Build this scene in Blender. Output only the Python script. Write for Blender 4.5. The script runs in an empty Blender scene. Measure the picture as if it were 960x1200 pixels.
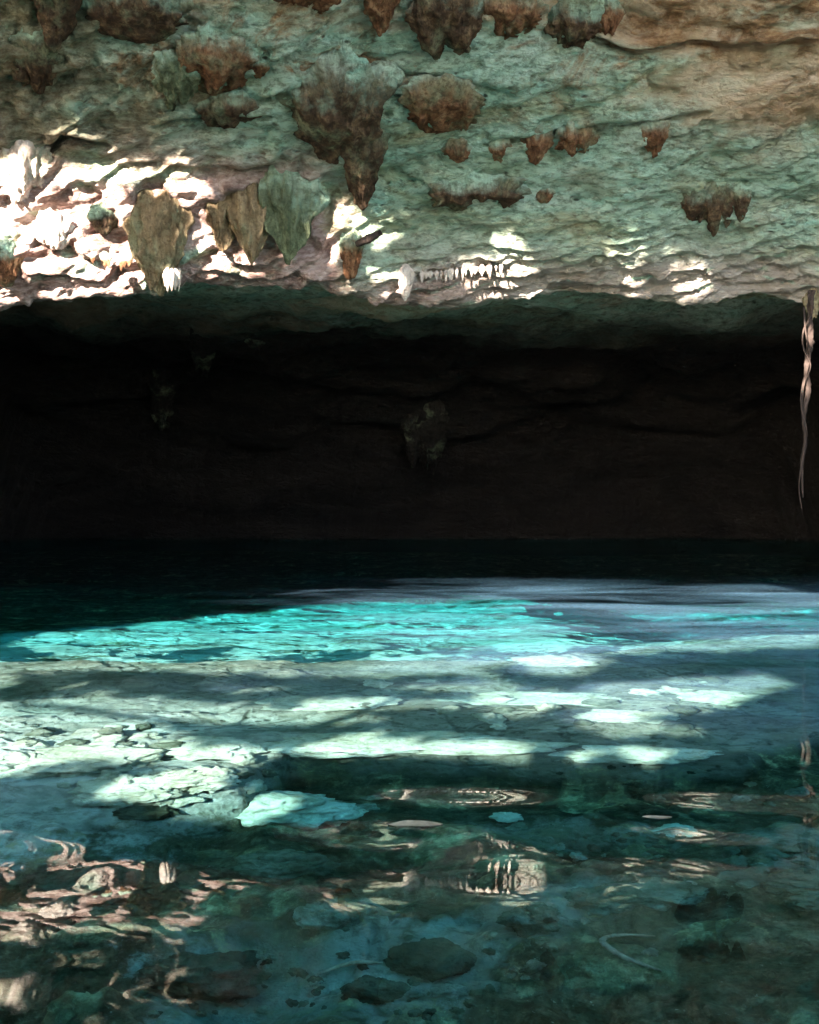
import bpy, bmesh, math
import numpy as np
from mathutils import Vector
from mathutils.bvhtree import BVHTree

sc = bpy.context.scene
col = sc.collection
R = math.radians
rng = np.random.default_rng(11)

# ------------------------------------------------------------------ camera model (pixels of the 960x1200 photograph)
H = 1.2            # eye height over the water
F = 1287.0         # focal length in photo pixels
HY = 580.0         # horizon row

def ray(px, py):
    return np.array([(px - 480.0) / F, 1.0, (HY - py) / F])

def under(px, py, D):
    """Point at depth D below the water that is seen, refracted, at that pixel."""
    d = H * F / (py - HY)
    th = math.atan2(d, H)
    tt = math.asin(math.sin(th) / 1.333)
    y = d + math.tan(tt) * D
    return np.array([(px - 480.0) / F * y, y, -D])

# ------------------------------------------------------------------ noise
_P = np.random.default_rng(5).permutation(256)
_P = np.concatenate([_P, _P, _P])
_G = np.random.default_rng(6).normal(size=(256, 3))
_G /= np.linalg.norm(_G, axis=1)[:, None]

def perlin(x, y, z):
    x, y, z = np.broadcast_arrays(np.asarray(x, float), np.asarray(y, float), np.asarray(z, float))
    xi, yi, zi = np.floor(x).astype(int), np.floor(y).astype(int), np.floor(z).astype(int)
    xf, yf, zf = x - xi, y - yi, z - zi
    u, v, w = (t * t * t * (t * (t * 6 - 15) + 10) for t in (xf, yf, zf))
    xi &= 255; yi &= 255; zi &= 255
    def g(a, b, c):
        h = _P[_P[_P[(xi + a) & 255] + ((yi + b) & 255)] + ((zi + c) & 255)]
        gr = _G[h]
        return gr[..., 0] * (xf - a) + gr[..., 1] * (yf - b) + gr[..., 2] * (zf - c)
    x00 = g(0,0,0) * (1-u) + g(1,0,0) * u
    x10 = g(0,1,0) * (1-u) + g(1,1,0) * u
    x01 = g(0,0,1) * (1-u) + g(1,0,1) * u
    x11 = g(0,1,1) * (1-u) + g(1,1,1) * u
    return 1.6 * ((x00 * (1-v) + x10 * v) * (1-w) + (x01 * (1-v) + x11 * v) * w)

def fbm(x, y, z, o=4, gain=.5):
    s, a = 0.0, 1.0
    for k in range(o):
        s = s + a * perlin(x + 17.3 * k, y - 9.1 * k, z + 4.7 * k)
        x, y, z, a = x * 2.03, y * 2.03, z * 2.03, a * gain
    return s

def ridged(x, y, z, o=4):
    s, a = 0.0, 1.0
    for k in range(o):
        s = s + a * (1 - 2 * np.abs(perlin(x + 31.7 * k, y + 5.9 * k, z)))
        x, y, z, a = x * 2.05, y * 2.05, z * 2.05, a * .5
    return s

def smooth(a, b, t):
    t = np.clip((t - a) / (b - a), 0, 1)
    return t * t * (3 - 2 * t)

def inpoly(px, py, poly):
    px = np.asarray(px, float); py = np.asarray(py, float)
    r = np.zeros(px.shape, bool)
    n = len(poly)
    for i in range(n):
        x1, y1 = poly[i]; x2, y2 = poly[(i + 1) % n]
        if y1 == y2: continue
        c = ((y1 > py) != (y2 > py)) & (px < (x2 - x1) * (py - y1) / (y2 - y1) + x1)
        r ^= c
    return r

# ------------------------------------------------------------------ mesh helpers
def mesh_np(name, V, Q, mat=None, parent=None, smooth_=True, attrs=None):
    me = bpy.data.meshes.new(name)
    V = np.ascontiguousarray(V, np.float32); Q = np.ascontiguousarray(Q, np.int32)
    k = Q.shape[1]
    me.vertices.add(len(V)); me.vertices.foreach_set('co', V.ravel())
    me.loops.add(Q.size); me.loops.foreach_set('vertex_index', Q.ravel())
    me.polygons.add(len(Q)); me.polygons.foreach_set('loop_start', np.arange(0, Q.size, k, dtype=np.int32))
    me.update(calc_edges=True)
    me.polygons.foreach_set('use_smooth', np.full(len(Q), smooth_))
    for n, a in (attrs or {}).items():
        at = me.attributes.new(n, 'FLOAT', 'POINT'); at.data.foreach_set('value', np.asarray(a, np.float32).ravel())
    me.validate()
    if mat: me.materials.append(mat)
    o = bpy.data.objects.new(name, me); col.objects.link(o)
    if parent: o.parent = parent
    return o

def gridq(n, m, wrap=False):
    i = np.arange(n * m).reshape(n, m)
    if wrap: i = np.concatenate([i, i[:, :1]], 1)
    return np.stack([i[:-1, :-1], i[:-1, 1:], i[1:, 1:], i[1:, :-1]], -1).reshape(-1, 4)

def tag(o, label=None, cat=None, group=None, kind=None):
    if label: o['label'] = label
    if cat: o['category'] = cat
    if group: o['group'] = group
    if kind: o['kind'] = kind
    return o

def wet(o):
    o.cycles.is_caustics_receiver = True
    return o

# ------------------------------------------------------------------ materials
class N:
    def __init__(s, name):
        s.m = bpy.data.materials.new(name); s.m.use_nodes = True
        s.t = s.m.node_tree; s.t.nodes.clear()
        s.out = s.n('ShaderNodeOutputMaterial')
    def n(s, typ, ins=None, **kw):
        nd = s.t.nodes.new(typ)
        for k, v in kw.items(): setattr(nd, k, v)
        for k, v in (ins or {}).items():
            if isinstance(v, bpy.types.NodeSocket): s.t.links.new(v, nd.inputs[k])
            else: nd.inputs[k].default_value = v
        return nd
    def coord(s, scale=(1,1,1), rot=(0,0,0), world=True):
        tc = s.n('ShaderNodeNewGeometry').outputs['Position'] if world else s.n('ShaderNodeTexCoord').outputs['Object']
        return s.n('ShaderNodeMapping', {'Vector': tc, 'Scale': scale, 'Rotation': rot}).outputs[0]
    def noise(s, vec, scale, detail=6, rough=.6, dist=0.):
        return s.n('ShaderNodeTexNoise', {'Vector': vec, 'Scale': scale, 'Detail': detail, 'Roughness': rough, 'Distortion': dist}).outputs['Fac']
    def ramp(s, f, stops, interp='LINEAR'):
        nd = s.n('ShaderNodeValToRGB', {'Fac': f}); cr = nd.color_ramp; cr.interpolation = interp
        while len(cr.elements) < len(stops): cr.elements.new(.5)
        for e, (p, c) in zip(cr.elements, stops):
            e.position = p; e.color = (*c, 1) if len(c) == 3 else c
        return nd.outputs[0]
    def rng(s, f, a, b, c=0., d=1., t='SMOOTHSTEP'):
        return s.n('ShaderNodeMapRange', {'Value': f, 'From Min': a, 'From Max': b, 'To Min': c, 'To Max': d}, interpolation_type=t).outputs[0]
    def mix(s, f, a, b, mode='MIX'):
        nd = s.n('ShaderNodeMix', data_type='RGBA', blend_type=mode)
        for sock, v in ((nd.inputs[0], f), (nd.inputs[6], a), (nd.inputs[7], b)):
            if isinstance(v, bpy.types.NodeSocket): s.t.links.new(v, sock)
            elif isinstance(v, (int, float)): sock.default_value = v
            else: sock.default_value = (*v, 1)
        return nd.outputs[2]
    def math(s, op, a, b=0.):
        nd = s.n('ShaderNodeMath', operation=op)
        for i, v in enumerate((a, b)):
            if isinstance(v, bpy.types.NodeSocket): s.t.links.new(v, nd.inputs[i])
            else: nd.inputs[i].default_value = v
        return nd.outputs[0]
    def attr(s, name):
        return s.n('ShaderNodeAttribute', attribute_name=name).outputs['Fac']
    def finish(s, colr, rough=.85, height=None, dist=.05, strength=1., spec=.25):
        b = s.n('ShaderNodeBsdfPrincipled', {'Roughness': rough, 'Specular IOR Level': spec})
        if isinstance(colr, bpy.types.NodeSocket): s.t.links.new(colr, b.inputs['Base Color'])
        else: b.inputs['Base Color'].default_value = (*colr, 1)
        if height is not None:
            bp = s.n('ShaderNodeBump', {'Height': height, 'Distance': dist, 'Strength': strength})
            s.t.links.new(bp.outputs[0], b.inputs['Normal'])
        s.t.links.new(b.outputs[0], s.out.inputs[0])
        return s.m

def limestone(s):
    """The pale green alga-washed limestone that ceiling and formations share."""
    st = s.coord((.55, 1.7, 1.7), (0, R(-6), 0))
    p = s.coord((.62, 1.25, 1.25), (0, R(-5), 0))
    t = dict(p=p, big=s.noise(st, .55, 7, .62, .6), med=s.noise(st, 1.7, 8, .65, .4), fine=s.noise(p, 9, 8, .7), speck=s.noise(p, 26, 5, .7), st=st)
    base = s.ramp(t['big'], [(.24, (.26, .17, .08)), (.38, (.40, .42, .26)), (.52, (.40, .54, .40)), (.66, (.56, .62, .48)), (.8, (.62, .46, .30))])
    base = s.mix(s.rng(t['med'], .5, .72), base, (.33, .54, .41))
    tan = s.noise(st, .32, 5, .6, .3)
    t['tan'] = s.ramp(t['med'], [(.3, (.44, .27, .14)), (.6, (.67, .49, .33))])
    t['tanf'] = s.rng(tan, .54, .66)
    base = s.mix(s.math('MULTIPLY', s.rng(t['fine'], .56, .34), .85), base, s.mix(.8, base, (.16, .14, .09), 'MULTIPLY'))
    base = s.mix(s.math('MULTIPLY', s.rng(t['speck'], .60, .72), .45), base, (.66, .66, .52))
    pits = s.n('ShaderNodeTexVoronoi', {'Vector': s.mix(.08, p, s.n('ShaderNodeTexNoise', {'Vector': p, 'Scale': 6.0, 'Detail': 4}).outputs['Color'], 'ADD'), 'Scale': 5.0, 'Randomness': 1.0}).outputs['Distance']
    pm = s.math('MULTIPLY', s.rng(pits, .22, .08), s.rng(t['med'], .46, .60))
    t['pits'] = pm
    base = s.mix(s.math('MULTIPLY', pm, .85), base, (.05, .045, .03))
    t['base'] = base
    return t

def mat_ceiling():
    s = N('cave_limestone')
    t = limestone(s); p, big, med, fine, speck = t['p'], t['big'], t['med'], t['fine'], t['speck']
    base = s.mix(s.math('MULTIPLY', s.math('ADD', t['tanf'], s.attr('tan')), .8), t['base'], t['tan'])
    br = s.noise(s.coord((.9, 1.3, 1.3)), 1.05, 10, .66, .5)
    stain = s.ramp(fine, [(.3, (.09, .04, .018)), (.48, (.26, .12, .05)), (.64, (.48, .27, .13))])
    base = s.mix(s.math('MULTIPLY', s.math('MULTIPLY', s.rng(br, .49, .62), s.attr('brown')), .9), base, stain)
    base = s.mix(s.math('MULTIPLY', s.rng(speck, .36, .28), .6), base, (.09, .08, .05))
    base = s.mix(s.math('MULTIPLY', s.attr('moss'), .8), base, s.ramp(fine, [(.32, (.08, .065, .035)), (.5, (.21, .16, .09)), (.68, (.36, .32, .21))]))
    bare = s.attr('bare')
    pale = s.ramp(s.math('ADD', s.math('MULTIPLY', med, .55), s.math('MULTIPLY', fine, .45)), [(.36, (.13, .075, .06)), (.46, (.36, .22, .18)), (.54, (.58, .40, .345)), (.64, (.76, .60, .54))])
    base = s.mix(bare, base, s.mix(s.rng(s.n('ShaderNodeSeparateXYZ', {'Vector': p}).outputs[0], -1.0, 1.0), pale, s.ramp(med, [(.3, (.26, .20, .15)), (.5, (.44, .36, .30)), (.7, (.58, .49, .42))])))
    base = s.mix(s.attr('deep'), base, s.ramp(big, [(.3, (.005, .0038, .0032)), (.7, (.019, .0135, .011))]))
    h1 = s.noise(s.coord((.7, 1.2, 1.6)), 5, 9, .66, .3)
    vor = s.n('ShaderNodeTexVoronoi', {'Vector': p, 'Scale': 14.0}).outputs['Distance']
    hh = s.math('ADD', s.math('MULTIPLY', h1, 1.0), s.math('MULTIPLY', vor, .12))
    hh = s.math('SUBTRACT', s.math('ADD', hh, s.math('MULTIPLY', speck, .16)), s.math('MULTIPLY', t['pits'], .30))
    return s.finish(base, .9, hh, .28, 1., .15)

def mat_formation(name, dark, mid, light, vs=.28, bump=.06, top=True):
    s = N(name)
    a = s.noise(s.coord((1, 1, vs)), 6.5, 9, .68, .5)
    b = s.noise(s.coord(), 16, 6, .7)
    c = s.noise(s.coord((1, 1, .7)), 1.7, 7, .62)
    colr = s.ramp(a, [(.3, dark), (.5, mid), (.7, light)])
    colr = s.mix(s.math('MULTIPLY', s.rng(c, .50, .68), .6), colr, (.24, .27, .16))
    colr = s.mix(s.math('MULTIPLY', s.rng(b, .55, .38), .55), colr, dark)
    if top:
        tp = s.math('ADD', s.attr('drop'), s.math('MULTIPLY', s.math('SUBTRACT', c, .5), 1.3))
        colr = s.mix(s.rng(tp, .30, -.10), colr, limestone(s)['base'] if vs < .45 else (.62, .50, .44))
    hh = s.math('ADD', a, s.math('MULTIPLY', b, .3))
    return s.finish(colr, .9, hh, bump * 2.4, .9, .15)

def mat_floor():
    s = N('pool_bed')
    p = s.coord()
    a = s.noise(p, 1.3, 8, .65, .5)
    b = s.noise(p, 9, 8, .72)
    c = s.noise(p, 42, 4, .7)
    sand = s.ramp(a, [(.30, (.25, .24, .18)), (.46, (.52, .48, .40)), (.62, (.76, .71, .64))])
    sand = s.mix(s.math('MULTIPLY', s.rng(b, .5, .38), .65), sand, (.13, .14, .09))
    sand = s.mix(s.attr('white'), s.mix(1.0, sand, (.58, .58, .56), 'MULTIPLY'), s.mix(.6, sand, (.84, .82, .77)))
    crk = s.n('ShaderNodeTexVoronoi', {'Vector': s.mix(.12, p, s.n('ShaderNodeTexNoise', {'Vector': p, 'Scale': 3.0, 'Detail': 5}).outputs['Color'], 'ADD'), 'Scale': 2.3}, feature='DISTANCE_TO_EDGE').outputs['Distance']
    crf = s.math('MULTIPLY', s.math('MULTIPLY', s.rng(crk, .06, .0), s.rng(a, .45, .6)), .7)
    sand = s.mix(s.math('MULTIPLY', crf, .8), sand, (.07, .08, .05))
    alg_shade = s.attr('algae_shade')
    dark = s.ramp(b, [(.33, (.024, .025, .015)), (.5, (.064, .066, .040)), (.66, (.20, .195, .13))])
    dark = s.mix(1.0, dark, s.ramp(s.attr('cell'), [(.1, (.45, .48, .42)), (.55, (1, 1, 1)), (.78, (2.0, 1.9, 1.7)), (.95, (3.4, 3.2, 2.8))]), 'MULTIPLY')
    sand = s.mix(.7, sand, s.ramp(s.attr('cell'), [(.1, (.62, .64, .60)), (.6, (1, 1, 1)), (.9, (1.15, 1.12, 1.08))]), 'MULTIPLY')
    e = s.rng(s.math('ADD', alg_shade, s.math('MULTIPLY', s.math('SUBTRACT', b, .5), 2.2)), .2, .8)
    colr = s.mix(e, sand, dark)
    colr = s.mix(s.math('MULTIPLY', s.rng(c, .64, .72), .35), colr, (.62, .62, .52))
    vor = s.n('ShaderNodeTexVoronoi', {'Vector': p, 'Scale': 17.0}).outputs['Distance']
    hh = s.math('ADD', s.math('ADD', b, s.math('MULTIPLY', c, .25)), s.math('MULTIPLY', vor, .3))
    pit = s.n('ShaderNodeTexVoronoi', {'Vector': s.mix(.06, p, s.n('ShaderNodeTexNoise', {'Vector': p, 'Scale': 9.0, 'Detail': 4}).outputs['Color'], 'ADD'), 'Scale': 11.0}).outputs['Distance']
    pf_ = s.math('MULTIPLY', s.rng(pit, .30, .10), s.rng(a, .42, .60))
    colr = s.mix(s.math('MULTIPLY', pf_, .75), colr, (.06, .065, .045))
    colr = s.mix(s.math('MULTIPLY', s.rng(s.noise(s.coord((.6, 1.6, 1)), 2.6, 9, .72, .8), .50, .64), s.math('MULTIPLY', s.rng(alg_shade, .6, .2), .6)), colr, (.11, .115, .08))
    hh = s.math('SUBTRACT', s.math('SUBTRACT', hh, s.math('MULTIPLY', crf, .5)), s.math('MULTIPLY', pf_, .5))
    return s.finish(colr, .95, hh, .11, .9, .0)

def mat_rock(name, dark, mid, light, scale=3.):
    s = N(name)
    p = s.coord()
    a = s.noise(p, scale, 8, .68, .5)
    b = s.noise(p, scale * 6, 6, .72)
    colr = s.ramp(a, [(.3, dark), (.5, mid), (.7, light)])
    colr = s.mix(s.math('MULTIPLY', s.rng(b, .5, .36), .7), colr, dark)
    return s.finish(colr, .95, s.math('ADD', a, s.math('MULTIPLY', b, .4)), .09, .9, .0)

def mat_wood(name, c1, c2):
    s = N(name)
    a = s.noise(s.coord((6, 6, 1.2)), 4, 6, .65)
    return s.finish(s.ramp(a, [(.35, c1), (.65, c2)]), .85, a, .02, .7, .15)

def mat_leaf():
    s = N('green_leaves')
    a = s.noise(s.coord(), 1.1, 3, .6)
    return s.finish(s.ramp(a, [(.3, (.03, .06, .015)), (.7, (.07, .11, .03))]), .6)

def mat_ground():
    s = N('bank_soil')
    a = s.noise(s.coord(), .9, 7, .65)
    b = s.noise(s.coord(), 8, 5, .7)
    return s.finish(s.ramp(a, [(.3, (.22, .19, .14)), (.6, (.42, .37, .29)), (.75, (.50, .45, .36))]), .95, b, .05)

def mat_water():
    s = N('clear_water')
    g = s.n('ShaderNodeBsdfGlass', {'IOR': 1.333, 'Roughness': 0.0, 'Color': (1, 1, 1, 1)})
    haze = s.n('ShaderNodeBsdfDiffuse', {'Color': (.28, .42, .58, 1)})  # bluish water haze, painted as a thin diffuse layer on the surface
    pos = s.n('ShaderNodeNewGeometry').outputs['Position']
    sep = s.n('ShaderNodeSeparateXYZ', {'Vector': pos})
    nz = s.noise(s.coord((.35, .9, 1)), 1.1, 6, .62, .5)
    fx = s.rng(s.math('ADD', sep.outputs[0], s.math('MULTIPLY', s.math('SUBTRACT', nz, .5), 6)), -2.5, 3.2)
    fac = s.math('MULTIPLY', s.math('MULTIPLY', s.math('MULTIPLY', fx, s.math('MULTIPLY', s.rng(sep.outputs[1], 4.6, 7.0), s.rng(sep.outputs[1], 16.5, 13.0))), s.rng(nz, .3, .7)), HAZE)
    mx = s.n('ShaderNodeMixShader', {'Fac': fac})
    s.t.links.new(g.outputs[0], mx.inputs[1]); s.t.links.new(haze.outputs[0], mx.inputs[2])
    s.t.links.new(mx.outputs[0], s.out.inputs[0])
    return s.m
HAZE = .11

def mat_body():
    s = N('water_tint')
    v = s.n('ShaderNodeVolumeAbsorption', {'Color': (.0, .925, .955, 1), 'Density': .74})
    s.t.links.new(v.outputs[0], s.out.inputs['Volume'])
    return s.m

M = dict(
    ceil=mat_ceiling(), floor=mat_floor(), water=mat_water(), body=mat_body(), ground=mat_ground(), leaf=mat_leaf(),
    brown=mat_formation('brown_formation', (.022, .013, .008), (.095, .054, .030), (.25, .155, .085), .22, .08),
    rust=mat_formation('rusty_formation', (.05, .022, .011), (.22, .095, .045), (.42, .23, .12), .22, .08),
    tan=mat_formation('tan_formation', (.08, .05, .027), (.25, .165, .09), (.44, .31, .18), .22, .08, top=False),
    green=mat_formation('mossy_formation', (.035, .042, .02), (.12, .13, .07), (.24, .26, .15), .22, .08),
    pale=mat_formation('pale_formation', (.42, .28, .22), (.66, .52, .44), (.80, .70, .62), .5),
    cave=mat_formation('shaded_formation', (.008, .006, .005), (.020, .015, .012), (.040, .031, .025), top=False),  # cave shade put into the formation colour
    rockpale=mat_rock('pale_submerged_rock', (.26, .25, .17), (.52, .50, .40), (.74, .71, .62)),
    rockmid=mat_rock('silty_submerged_rock', (.05, .06, .035), (.13, .14, .10), (.30, .30, .24)),
    rockdark=mat_rock('algae_rock', (.020, .024, .015), (.06, .068, .046), (.15, .155, .11), 4),
    rocksoft=mat_rock('grey_stone', (.09, .09, .065), (.25, .245, .19), (.44, .43, .35), 9),
    rockbrown=mat_rock('brown_pebbles', (.06, .045, .03), (.16, .12, .08), (.30, .23, .17), 4),
    root=mat_wood('pale_root', (.015, .010, .008), (.060, .040, .032)),
    twig=mat_wood('sunken_twig', (.14, .09, .06), (.38, .27, .20)),
    bark=mat_wood('tree_bark', (.10, .08, .06), (.22, .18, .14)),
)

# ------------------------------------------------------------------ cave ceiling and back wall, one sheet of rock
def prof(ctrl, n_per):
    pts = []
    c = np.array(ctrl, float)
    c = np.vstack([2 * c[0] - c[1], c, 2 * c[-1] - c[-2]])
    for i, n in enumerate(n_per):
        p0, p1, p2, p3 = c[i:i + 4]
        t = np.linspace(0, 1, n, endpoint=False)[:, None]
        pts.append(.5 * (2 * p1 + (p2 - p0) * t + (2 * p0 - 5 * p1 + 4 * p2 - p3) * t ** 2 + (3 * p1 - p0 - 3 * p2 + p3) * t ** 3))
    pts.append(c[-2:-1])
    return np.vstack(pts)
NS = (10, 24, 80, 84, 64, 40, 26, 30, 30, 16, 16, 10)
pl = prof([(5.5, 14.2), (9.6, 12.5), (13.2, 9.75), (15.2, 7.95), (17.1, 6.28), (17.95, 4.78), (18.4, 4.52), (19.6, 4.95), (22.6, 4.66), (26, 3.85), (28.3, 2.5), (30, -.5), (31.5, -9.5)], NS)
pr = prof([(5.5, 14.2), (9.6, 12.5), (13.2, 9.90), (15.4, 7.98), (17.85, 5.66), (18.75, 4.92), (19.1, 4.70), (20.2, 5.00), (22.9, 4.62), (26, 3.85), (28.3, 2.5), (30, -.5), (31.5, -9.5)], NS)
xs = np.concatenate([np.linspace(-18, -8.2, 60, endpoint=False), np.linspace(-8.2, 8.6, 600), np.linspace(8.6, 15, 42)[1:]])
ns, nx = len(pl), len(xs)
X = np.repeat(xs[None], ns, 0)
wl = smooth(-1.8, 1.2, xs)[None, :, None]
YZ = pl[:, None] * (1 - wl) + pr[:, None] * wl
tg = np.gradient(YZ, axis=0); tg /= np.linalg.norm(tg, axis=-1)[..., None]
nrm = np.stack([tg[..., 1], -tg[..., 0]], -1)
S = np.concatenate([np.zeros((1, nx)), np.cumsum(np.linalg.norm(np.diff(YZ, axis=0), axis=-1), 0)], 0)
Y0, Z0 = YZ[..., 0], YZ[..., 1]
lip_px = np.array([(-200, 362), (0, 356), (60, 347), (150, 338), (240, 322), (330, 318), (400, 335), (480, 346), (620, 356), (720, 352), (830, 350), (880, 346), (940, 362), (1200, 372)], float)
lz = -(np.interp(480 + xs * F / 18.9, lip_px[:, 0], lip_px[:, 1]) - 345) / F * 18.9
Z0 = Z0 + lz[None] * np.exp(-((Y0 - 18.7) / 1.0) ** 2)
# right-hand wall, left-hand wall behind the lip, open rising rock edge on the left before it
inner = smooth(17.5, 20, Y0)
Z0 = Z0 - smooth(9.2, 13.5, X) * 14 - smooth(-9.5, -14, X) * 14 * inner + smooth(-7.2, -12, X) * 4.5 * (1 - inner)
leftw0 = smooth(.8, -1.8, X)
leftw = smooth(-.4, -1.6, X + .25 * fbm(X * .5, S * .5, 3.3, 2))         # the broken left part of the lip
lipw = np.exp(-((Y0 - 17.7) / .85) ** 2)
lipr = np.exp(-((Y0 - 18.7) / .75) ** 2)
sr = S + .16 * X + leftw0 * .30 * X                                                           # strata climb to the right
d = .34 * fbm(X / 4.2, S / 2.4, 1.7, 3) + .12 * fbm(X / 1.3, sr / .6, 7.1, 4)
d += .04 * ridged(X / 1.1, sr / .33, 2.2, 4) * (.5 + .5 * smooth(-.2, .5, fbm(X / 2.5, S / 1.5, 9.9, 2)))
up = smooth(17.6, 16.0, Y0)
lump = fbm(X / .75, S / .6, 4.4, 4)
d += up * .07 * np.maximum(lump, 0) + up * smooth(-2, -5.5, X) * .16 * fbm(X / .6, S / .55, 8.8, 4)
pit = perlin(X / .30, S / .22, 12.5)
d -= .07 * smooth(.35, .7, pit) + .03 * smooth(.35, .6, perlin(X / .14, S / .10, 44.5)) * up
d += up * .022 * ridged(X / .6, sr / .3, 61.2, 4) - .08 * smooth(.72, .98, ridged(X / 3.2, sr / .9, 71.2, 1)) * up
# broken ledges on the lip
d *= 1 - .68 * np.maximum(leftw * np.exp(-((Y0 - 17.5) / 1.0) ** 2), .3 * lipr)
ph = sr / .62 + 1.3 * fbm(X / 1.6, S / 1.6, 5.5, 3)
saw = (ph - np.floor(ph)); saw = np.where(saw < .72, saw / .72, (1 - saw) / .28)
d += leftw * lipw * (.19 * (saw - .5) + .13 * fbm(X / .55, S / .38, 6.6, 4) + .06 * ridged(X / .9, sr / .5, 1.2, 3))
ph2 = (S + .20 * X) / .30 + 1.1 * fbm(X / 1.4, S / 1.2, 15.5, 3)
saw2 = (ph2 - np.floor(ph2)); saw2 = np.where(saw2 < .75, saw2 / .75, (1 - saw2) / .25)
d += (1 - leftw) * lipr * (.13 * (saw2 - .5) + .08 * fbm(X / .4, S / .25, 2.6, 4))
cpx0 = 480 + X / Y0 * F; cpy0 = HY - (Z0 + d * nrm[..., 1] - H) / (Y0 + d * nrm[..., 0]) * F
for line, wd_, dp_ in (([(690, 46), (745, 62), (790, 52), (860, 55), (910, 50), (975, 44)], 3.0, .30), ([(560, 172), (700, 150), (760, 146), (832, 132)], 2.5, .16), ([(40, 180), (75, 165), (130, 172)], 4.0, .22), ([(180, 150), (250, 138), (330, 140)], 2.5, .14), ([(300, 120), (350, 108), (440, 112), (560, 124)], 2.5, .16)):
    la = np.array(line, float); yl = np.interp(cpx0, la[:, 0], la[:, 1]) + 5 * perlin(X / .35, S / .5, 81.5)
    d -= dp_ * np.exp(-((cpy0 - yl) / wd_) ** 2) * smooth(la[0, 0] - 5, la[0, 0] + 20, cpx0) * smooth(la[-1, 0] + 5, la[-1, 0] - 20, cpx0)
    d += dp_ * .5 * np.exp(-((cpy0 - yl + 3.2 * wd_) / (2 * wd_)) ** 2) * smooth(la[0, 0] - 5, la[0, 0] + 20, cpx0) * smooth(la[-1, 0] + 5, la[-1, 0] - 20, cpx0)
dp = smooth(19.2, 21, Y0)
d += dp * .25 * fbm(X / 2.0, S / 1.1, 21.5, 4) + .018 * fbm(X / .16, S / .12, 3.1, 3)
nl = np.stack([0.12 * fbm(X / 1.5, S / 1.5, 31, 2) * 0, nrm[..., 0], nrm[..., 1]], -1)
P = np.stack([X + .06 * fbm(X / .5, S / .4, 41, 3), Y0 + d * nrm[..., 0], Z0 + d * nrm[..., 1]], -1)
bare = np.clip(leftw * np.exp(-((Y0 - 17.8) / .85) ** 2) * 1.5 * smooth(-.5, .35, fbm(X / .9, S / .5, 14.1, 4) + .25)
               + (1 - leftw) * np.exp(-((Y0 - 18.75) / .5) ** 2) * 1.2 * smooth(-.1, .4, ridged(X / 1.1, (S + .20 * X) / .3, 12.2, 3)), 0, 1)
brown = np.clip(.3 + smooth(17.2, 15.0, Y0), 0, 1)
CPX = 480 + X / Y0 * F; CPY = HY - (Z0 - H) / Y0 * F
tanp = .65 * smooth(600, 800, CPX - .6 * CPY + 120 * fbm(X / 1.4, S / .8, 51, 4)) * smooth(190, 60, CPY + 60 * fbm(X / 1.2, S / .8, 52, 3))
moss = smooth(260, 90, CPX + 150 * fbm(X / .9, S / .7, 53, 4)) * smooth(215, 165, CPY + 30 * fbm(X / .5, S / .5, 54, 3))
deep = smooth(18.4, 23.5, Y0 + .4 * fbm(X, S, 3, 3))  # cave darkness painted into the rock colour towards the back
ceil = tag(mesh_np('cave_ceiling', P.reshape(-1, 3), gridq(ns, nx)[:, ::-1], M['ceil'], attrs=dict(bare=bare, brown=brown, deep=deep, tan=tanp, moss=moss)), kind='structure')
bv = BVHTree.FromPolygons([tuple(v) for v in P.reshape(-1, 3)], [tuple(q) for q in gridq(ns, nx)])
cam0 = Vector((0, 0, H))

def hit(px, py):
    r = ray(px, py)
    h = bv.ray_cast(cam0, Vector(r).normalized())
    return np.array(h[0]) if h[0] else r * 18 + np.array([0, 0, H])

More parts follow.
